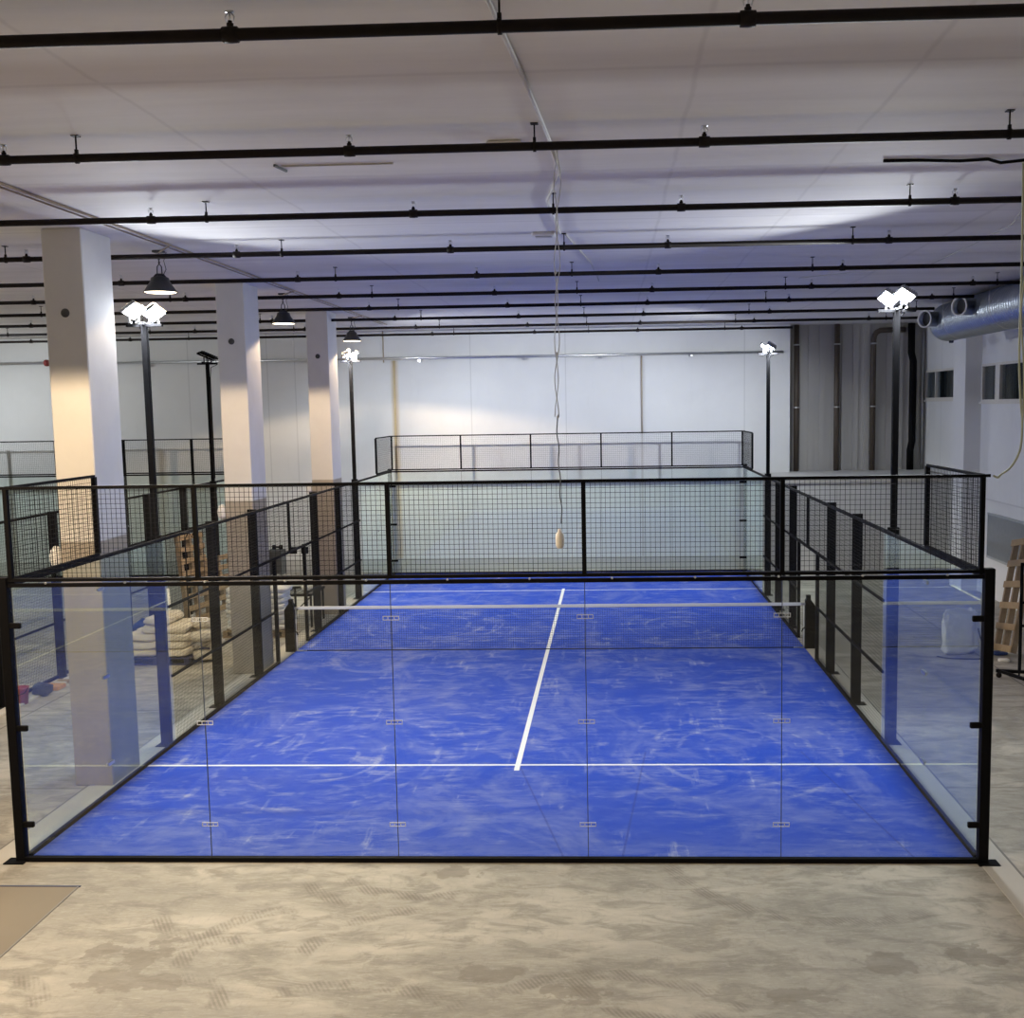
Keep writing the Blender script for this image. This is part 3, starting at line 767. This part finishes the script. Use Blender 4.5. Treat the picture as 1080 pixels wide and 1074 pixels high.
obj('drain_cap', MB().lathe([(0, -.05), (.05, -.045), (.055, 0), (.03, .02)], (0.02, -.35, -DR - .01), 12), M['ductin'], t)

# ---------------------------------------------------------------- right side clutter
def pallet_mesh(L=1.2, W=.8, slats=5):
    """flat pallet: slats along x, deck on top, thickness .14"""
    m = MB()
    sw = .10
    for k in range(slats):
        y = (W - sw) * k / (slats - 1); m.box(0, L, y, y + sw, .118, .14)
    for k in range(3):
        x = (L - .1) * k / 2; m.box(x, x + .1, 0, W, .096, .118)
        for j in range(3):
            y = (W - .1) * j / 2; m.box(x, x + .1, y, y + .1, .022, .096)
    for j in range(3):
        y = (W - .1) * j / 2; m.box(0, L, y, y + .1, 0, .022)
    return m
def long_pallet(L, W, rungs):
    """tall narrow deck: three long stringers along y, cross boards along x"""
    st = MB(); bd = MB()
    for k in range(3):
        x = (W - .1) * k / 2; st.box(x, x + .09, 0, L, 0, .10)
    for k in range(rungs):
        y = (L - .12) * k / (rungs - 1); bd.box(-.02, W + .02, y, y + .12, .10, .122)
    return st, bd
t = thing('wooden_pallet', 'long pale wooden pallet leaning upright at the right edge, in front of the wall grille', 'pallet', (8.42, 9.5, 0), 0)
ex = Vector((-.10, -1, 0)).normalized(); ey = Vector((.42, .30, 1.93)).normalized()
ex = (ex - ey * ex.dot(ey)).normalized(); ez = ex.cross(ey)
if ez.x > 0: ez = -ez
mt = Matrix((ex, ey, ez)).transposed().to_4x4()
st, bd = long_pallet(2.1, 1.15, 6)
obj('stringers', st.xf(mt), M['wood'], t); obj('boards', bd.xf(mt), M['pal'], t)
t.location.z = .05; t.location.x += .1
# stack of white boards the pallet leans on
for k in range(3):
    o = obj('insulation_board', MB().bevbox(-.04, .04, -.6, .6, 0, 1.25 - .08 * k, .006), M['sand2'], None, (9.42 + k * .1, 9.85 + .3 * k, .0))
    o.rotation_euler = (0, math.radians(6), 0)
    tag(o, 'pale board standing on edge behind the leaning pallet, %s' % ('front one', 'middle one', 'rearmost one')[k], 'board', 'boards behind the pallet')
# black wheeled stand
t = thing('equipment_stand', 'black steel stand with wheeled base at the right edge', 'stand', (7.88, 7.62, 0), -.25)
b = MB(); b.box(-.05, 1.2, -.03, .03, .10, .15); b.beam((.0, 0, .125), (.75, -1.1, .125), .05, .05); b.beam((1.15, 0, .125), (.75, -1.1, .125), .05, .05)
obj('base_frame', b, M['black'], t)
obj('post', MB().bevbox(.30, .35, -.02, .03, .10, 2.0, .006), M['black'], t)
obj('post', MB().bevbox(.95, 1.0, -.02, .03, .10, 2.0, .006), M['black'], t)
for z in (.9, 1.3, 1.95): obj('crossbar', MB().box(.35, .95, -.01, .02, z, z + .04), M['black'], t)
obj('brace', MB().beam((.28, -.38, .14), (.32, .0, .8), .03, .03), M['black'], t)
for x, y in ((0, 0), (1.15, 0), (.75, -1.08)):
    obj('castor', MB().lathe([(0, -.02), (.045, -.018), (.048, 0), (.045, .018), (0, .02)], (x, y, .05), 14, False, 'y'), M['rust'], t)
# plastic sheet bundle outside the right glass
def blob(cx, cy, cz, rx, ry, rz, seed, nu=18, nv=12, p=.5, amp=.08):
    """soft sack: superellipsoid with dents"""
    rnd = random.Random(seed); ph = [rnd.uniform(0, 6) for _ in range(6)]
    R = []
    f = lambda c: math.copysign(abs(c) ** p, c)
    for j in range(1, nv):
        v = -PI / 2 + PI * j / nv; ring = []
        for i in range(nu):
            u = 2 * PI * i / nu
            d = 1 + amp * (math.sin(3 * u + ph[0] + 2 * v) + .6 * math.sin(5 * u + ph[1] - v) + .5 * math.sin(7 * v + ph[2])) / 2
            ring.append((cx + rx * f(math.cos(v)) * f(math.cos(u)) * d, cy + ry * f(math.cos(v)) * f(math.sin(u)) * d, cz + rz * f(math.sin(v)) * (1 + amp * .6 * math.sin(2 * u + ph[3]))))
        R.append(ring)
    return MB().rings(R, True, True)
b = blob(0, 0, .43, .31, .10, .43, 5, 56, 36, .28, .07)
from mathutils import noise as _nz
b.v = [tuple(Vector(p) + _nz.noise_vector(Vector(p) * 7) * .045 + _nz.noise_vector(Vector(p) * 17) * .02) for p in b.v]
b.v = [(x, y_, max(z, .004)) for x, y_, z in b.v]
o = obj('plastic_bag', b, M['plasticbag'], None, (7.78, 9.45, 0)); tag(o, 'crumpled milky plastic bag standing behind the right side glass', 'bag')
tag(obj('loose_cable', MB().tube(smooth([(8.02, 9.15, .55), (8.08, 9.12, .3), (8.14, 9.1, .05), (8.05, 9.0, .014), (7.75, 8.98, .014), (7.45, 9.05, .014), (7.3, 9.2, .014)]), .012, 7), M['darkcable']),
    'dark cable lying on the floor around the plastic bag', 'cable')
tag(obj('floor_rag', blob(0, 0, .035, .13, .09, .035, 9), M['blue'], None, (8.5, 9.35, 0)), 'small dark blue rag on the floor at the foot of the pallet', 'rag')
tag(obj('paper_scrap', blob(0, 0, .03, .1, .06, .03, 19), M['white'], None, (8.38, 8.8, 0)), 'small white scrap on the floor below the leaning pallet', 'scrap')

# ---------------------------------------------------------------- left side: sacks, pallets, table, junk
t = thing('sack_pallet', 'dark blue painted pallet under the beige sandbag pile', 'pallet', (-8.02, 8.9, 0))
obj('deck', pallet_mesh(1.3, 1.1, 6), M['paldark'], t)
rows = ['bottom', 'second', 'third', 'fourth', 'top']
sacks = []
for lv in range(5):
    z = .14 + .075 + lv * .15
    ins = lv * .05
    for rw, (yy, rn) in enumerate(((9.16, 'front'), (9.62, 'rear'))):
        cols = ((-7.68, 'left'), (-7.05, 'right')) if lv < 3 else ((-7.45, 'left'), (-6.98, 'right'))
        if lv == 4: cols = ((-7.28, 'middle'),)
        for cxx, cn in cols:
            sd = lv * 10 + rw * 3 + len(sacks)
            o = obj('sandbag', blob(0, 0, 0, .315 if lv < 3 else .26, .225, .088, sd, 20, 12, .62, .14), M['sand'], None,
                    (cxx + ins * (.3 if cn == 'left' else -.3) + random.uniform(-.02, .02), yy + random.uniform(-.02, .02), z))
            o.rotation_euler = (random.uniform(-.03, .03), random.uniform(-.04, .04), random.uniform(-.12, .12))
            tag(o, 'beige sandbag, %s layer of the pile, %s %s' % (rows[lv], rn, cn), 'sandbag', 'sandbags in the beige pile'); sacks.append(o)
for k, (x, y, z, rz) in enumerate(((-6.52, 9.2, .50, 1.3), (-6.45, 9.5, .30, 1.5), (-6.50, 9.25, .12, 1.1), (-6.6, 9.5, .68, 1.5))):
    o = obj('sandbag', blob(0, 0, 0, .26, .16, .10, 70 + k, 20, 12, .6, .16), M['sand'], None, (x, y, z)); o.rotation_euler = (0, .15, rz)
    tag(o, 'yellowish sandbag slumped at the right end of the beige pile, ' + ('upper front', 'middle rear', 'lowest, on the floor', 'topmost rear')[k], 'sandbag', 'slumped sandbags right of the pile')
# white sack stacks
for sx, side in ((-6.62, 'left'), (-5.92, 'right')):
    t = thing('sack_pallet', 'low wooden pallet under the %s stack of pale sacks' % side, 'pallet', (sx - .33, 11.35, 0))
    obj('deck', pallet_mesh(.66, .8, 4), M['pal'], t)
    for k in range(8):
        o = obj('cement_sack', blob(0, 0, 0, .30, .36, .065, 200 + k + int(sx * 10), 22, 12, .5, .07), M['sand2'], None, (sx + random.uniform(-.03, .03), 11.75 + random.uniform(-.02, .02), .14 + .06 + k * .112))
        o.rotation_euler = (0, 0, random.uniform(-.06, .06))
        tag(o, 'pale paper sack behind the second column, %s stack, %s' % (side, ('lowest', 'second from the bottom', 'third from the bottom', 'fourth from the bottom', 'fourth from the top', 'third from the top', 'second from the top', 'topmost')[k]), 'sack', 'pale sacks stacked behind the second column')
# table
t = thing('work_table', 'small black framed table beside the left net post, outside the fence', 'table', (-5.62, 12.9, 0))
tf = MB(); tf.box(-.4, .32, -.55, -.51, .70, .75); tf.box(-.4, .32, .51, .55, .70, .75); tf.box(-.4, -.36, -.51, .51, .70, .75); tf.box(.28, .32, -.51, .51, .70, .75)
obj('top_frame', tf, M['black'], t)
obj('wire_top', wire_panel(MB(), 'y', 0, -.36, .28, -.51, .51, .1, .004).xf(Matrix.Translation((0, 0, .73)) @ Matrix.Rotation(PI / 2, 4, 'X')), M['wire'], t)
for x in (-.36, .28):
    for y in (-.5, .5): obj('leg', MB().box(x - .02, x + .02, y - .02, y + .02, 0, .71), M['black'], t)
obj('brace', MB().beam((-.36, -.5, .1), (.28, -.5, .68), .025, .025), M['black'], t)
tag(obj('folded_sheet', blob(0, 0, .06, .17, .2, .06, 44, 18, 12, .6, .12), M['white'], None, (-5.50, 12.95, .75)), 'white folded sheet on the small black table', 'sheet')
# leaning pallets behind the sandbags
for x, y, hgt, lab, k in ((-8.36, 12.9, 2.0, 'tall brown slatted pallet leaning on the left court fence behind the sandbag pile', 0), (-8.26, 14.2, 1.3, 'lower brown slatted pallet leaning on the left court fence, farther back', 1)):
    t = thing('wooden_pallet', lab, 'pallet', (x, y, 0), 0, 'pallets leaning by the left court')
    st, bd = long_pallet(hgt, .9 + .2 * k, 8 - 2 * k)
    ex = Vector((.25, 1, 0)).normalized(); ey = Vector((-.10 - .05 * k, 0.03, 1)).normalized(); ex = (ex - ey * ex.dot(ey)).normalized(); ez = ex.cross(ey)
    mt = Matrix((ex, ey, ez)).transposed().to_4x4()
    obj('stringers', st.xf(mt), M['wood'], t); obj('boards', bd.xf(mt), M['pal'], t)
t = thing('metal_hook_rod', 'bent metal rod sticking up from the leaning pallet behind the sandbags', 'rod', (-8.2, 12.7, 0))
obj('rod', MB().tube([(0, 0, 0), (0, 0, 1.95), (.06, 0, 2.05), (.1, 0, 2.1), (.16, 0, 2.0), (.22, 0, 2.15)], .015, 6), M['rust'], t)
o = tag(obj('dark_bundle', blob(0, 0, .3, .2, .2, .3, 31, 18, 12, .7, .2), M['blue'], None, (-8.2, 10.3, 0)), 'dark blue bundle on the floor left of the sandbag pile', 'bundle')
tag(obj('white_pole', MB().tube([(-7.55, 10.2, .0), (-7.62, 10.25, 1.25)], .03, 8), M['white']), 'white pole standing behind the sandbag pile', 'pole')
# junk along the kerb of court 2
t = thing('paint_bucket', 'dark red bucket at the foot of the unfinished court fence, left edge', 'bucket', (-8.5, 6.25, 0))
obj('body', MB().lathe([(0, 0), (.10, 0), (.125, .27), (.13, .28), (.12, .28), (.095, .02), (0, .02)], (0, 0, 0), 20), M['red'], t)
obj('handle', MB().tube([(-.125, 0, .27), (-.11, -.09, .2), (0, -.13, .16), (.11, -.09, .2), (.125, 0, .27)], .006, 6), M['black'], t)
tag(obj('tool_bag', blob(0, 0, .11, .16, .12, .11, 52, 18, 12, .7, .2), M['darkcable'], None, (-8.42, 6.75, 0)), 'dark blue tool bag on the floor beside the red bucket', 'bag')
tag(obj('cardboard_piece', MB().bevbox(-.2, .2, -.14, .14, 0, .07, .01), M['orange'], None, (-8.5, 7.2, 0)), 'flat orange cardboard piece on the floor by the left court fence', 'cardboard')
tag(obj('plank_offcut', MB().bevbox(-.25, .25, -.05, .05, 0, .05, .01), M['pal'], None, (-8.35, 7.65, 0)), 'short wooden offcut on the floor right of the cardboard', 'offcut')
tag(obj('white_stick', MB().beam((-8.28, 8.5, .0), (-8.62, 8.7, .75), .05, .05), M['pal']), 'pale stick leaning near the foot of the left fence post', 'stick')
tag(obj('red_can', MB().lathe([(0, 0), (.06, 0), (.06, .2), (.03, .23), (0, .23)], (0, 0, 0), 14), M['red'], None, (-8.42, 8.55, 0)), 'small red can on the floor beside the leaning stick', 'can')
tag(obj('white_rag', blob(0, 0, .05, .12, .09, .05, 77), M['white'], None, (-8.2, 8.15, 0)), 'small white rag on the floor by the nearest column', 'rag')
struct('trim_10', MB().box(-8.6, -8.42, -.2, 20.3, 0, .03), M['slab'])
# low things against the back wall left of the court
t = thing('metal_cabinet', 'dark grey cabinet standing against the back wall between the columns', 'cabinet', (-8.55, 20.3, 0))
obj('body', MB().bevbox(-.22, .22, -.2, .25, 0, .72, .01), M['grey'], t)
obj('door', MB().bevbox(-.19, .19, -.215, -.201, .05, .68, .004), M['ductin'], t)
tag(obj('dumbbell_valve', MB().lathe([(0, -.16), (.07, -.14), (.07, -.06), (.025, -.05), (.025, .05), (.07, .06), (.07, .14), (0, .16)], (0, 0, 0), 14, False, 'x'), M['black'], None, (-8.5, 20.3, .795)), 'black dumbbell-shaped valve on the grey cabinet by the back wall', 'valve')
for x, k in ((-8.12, 'left'), (-7.78, 'right')):
    tag(obj('wall_vent', MB().bevbox(-.11, .11, -.03, .0, -.1, .1, .01), M['black'], None, (x, YF, .66)), 'small black square vent low on the back wall, %s of two' % k, 'vent', 'black vents on the back wall')
struct('baseboard_back', MB().box(XL, 5.5, YF - .03, YF, 0, .38), M['annex'])

# ---------------------------------------------------------------- fill light for the hall: unseen pendants added out of view
for x, y, e in ((-1.5, -8.5, 90), (-12, -4, 800), (-12, -10, 300)):
    t = pendant(x, y, 'added pendant lamp out of view, fill light for the hall', e)
    for c in t.children:
        if c.type == 'LIGHT': c.data.color = (1.0, .93, .82) if x < -10 else (1, .85, .65)

wd = bpy.data.worlds.new('hall'); S.world = wd; wd.use_nodes = True
wd.node_tree.nodes['Background'].inputs[0].default_value = (.5, .55, .6, 1); wd.node_tree.nodes['Background'].inputs[1].default_value = .1

# ---------------------------------------------------------------- camera
ya, p, r, f = -0.04303292429607319, -0.10295893693953297, -0.01591723403705591, 1151.524568296674
fw = Vector((math.sin(ya) * math.cos(p), math.cos(ya) * math.cos(p), math.sin(p))); rt = Vector((math.cos(ya), -math.sin(ya), 0)); up = rt.cross(fw)
r2 = rt * math.cos(r) + up * math.sin(r); u2 = up * math.cos(r) - rt * math.sin(r)
cd = bpy.data.cameras.new('camera'); cam = bpy.data.objects.new('camera', cd); COL.objects.link(cam)
m = Matrix((r2, u2, -fw)).transposed().to_4x4(); m.translation = (1.2868161644418235, -11.010180296753818, 4.731456201133001)
cam.matrix_world = m
cd.sensor_fit = 'HORIZONTAL'; cd.sensor_width = 36; cd.lens = f / 1080 * 36; cd.shift_x = -56.189 / 1080; cd.shift_y = 11.77 / 1080
cd.clip_start = .05; cd.clip_end = 200
S.camera = cam
S.view_settings.view_transform = 'Standard'; S.view_settings.look = 'None'; S.view_settings.gamma = 1; S.view_settings.exposure = .16
try: S.view_settings.use_curve_mapping = False
except Exception: pass
S.cycles.use_denoising = True
S.cycles.max_bounces = 10; S.cycles.diffuse_bounces = 5; S.cycles.transparent_max_bounces = 24; S.cycles.glossy_bounces = 4
S.cycles.sample_clamp_indirect = 6; S.cycles.caustics_reflective = False
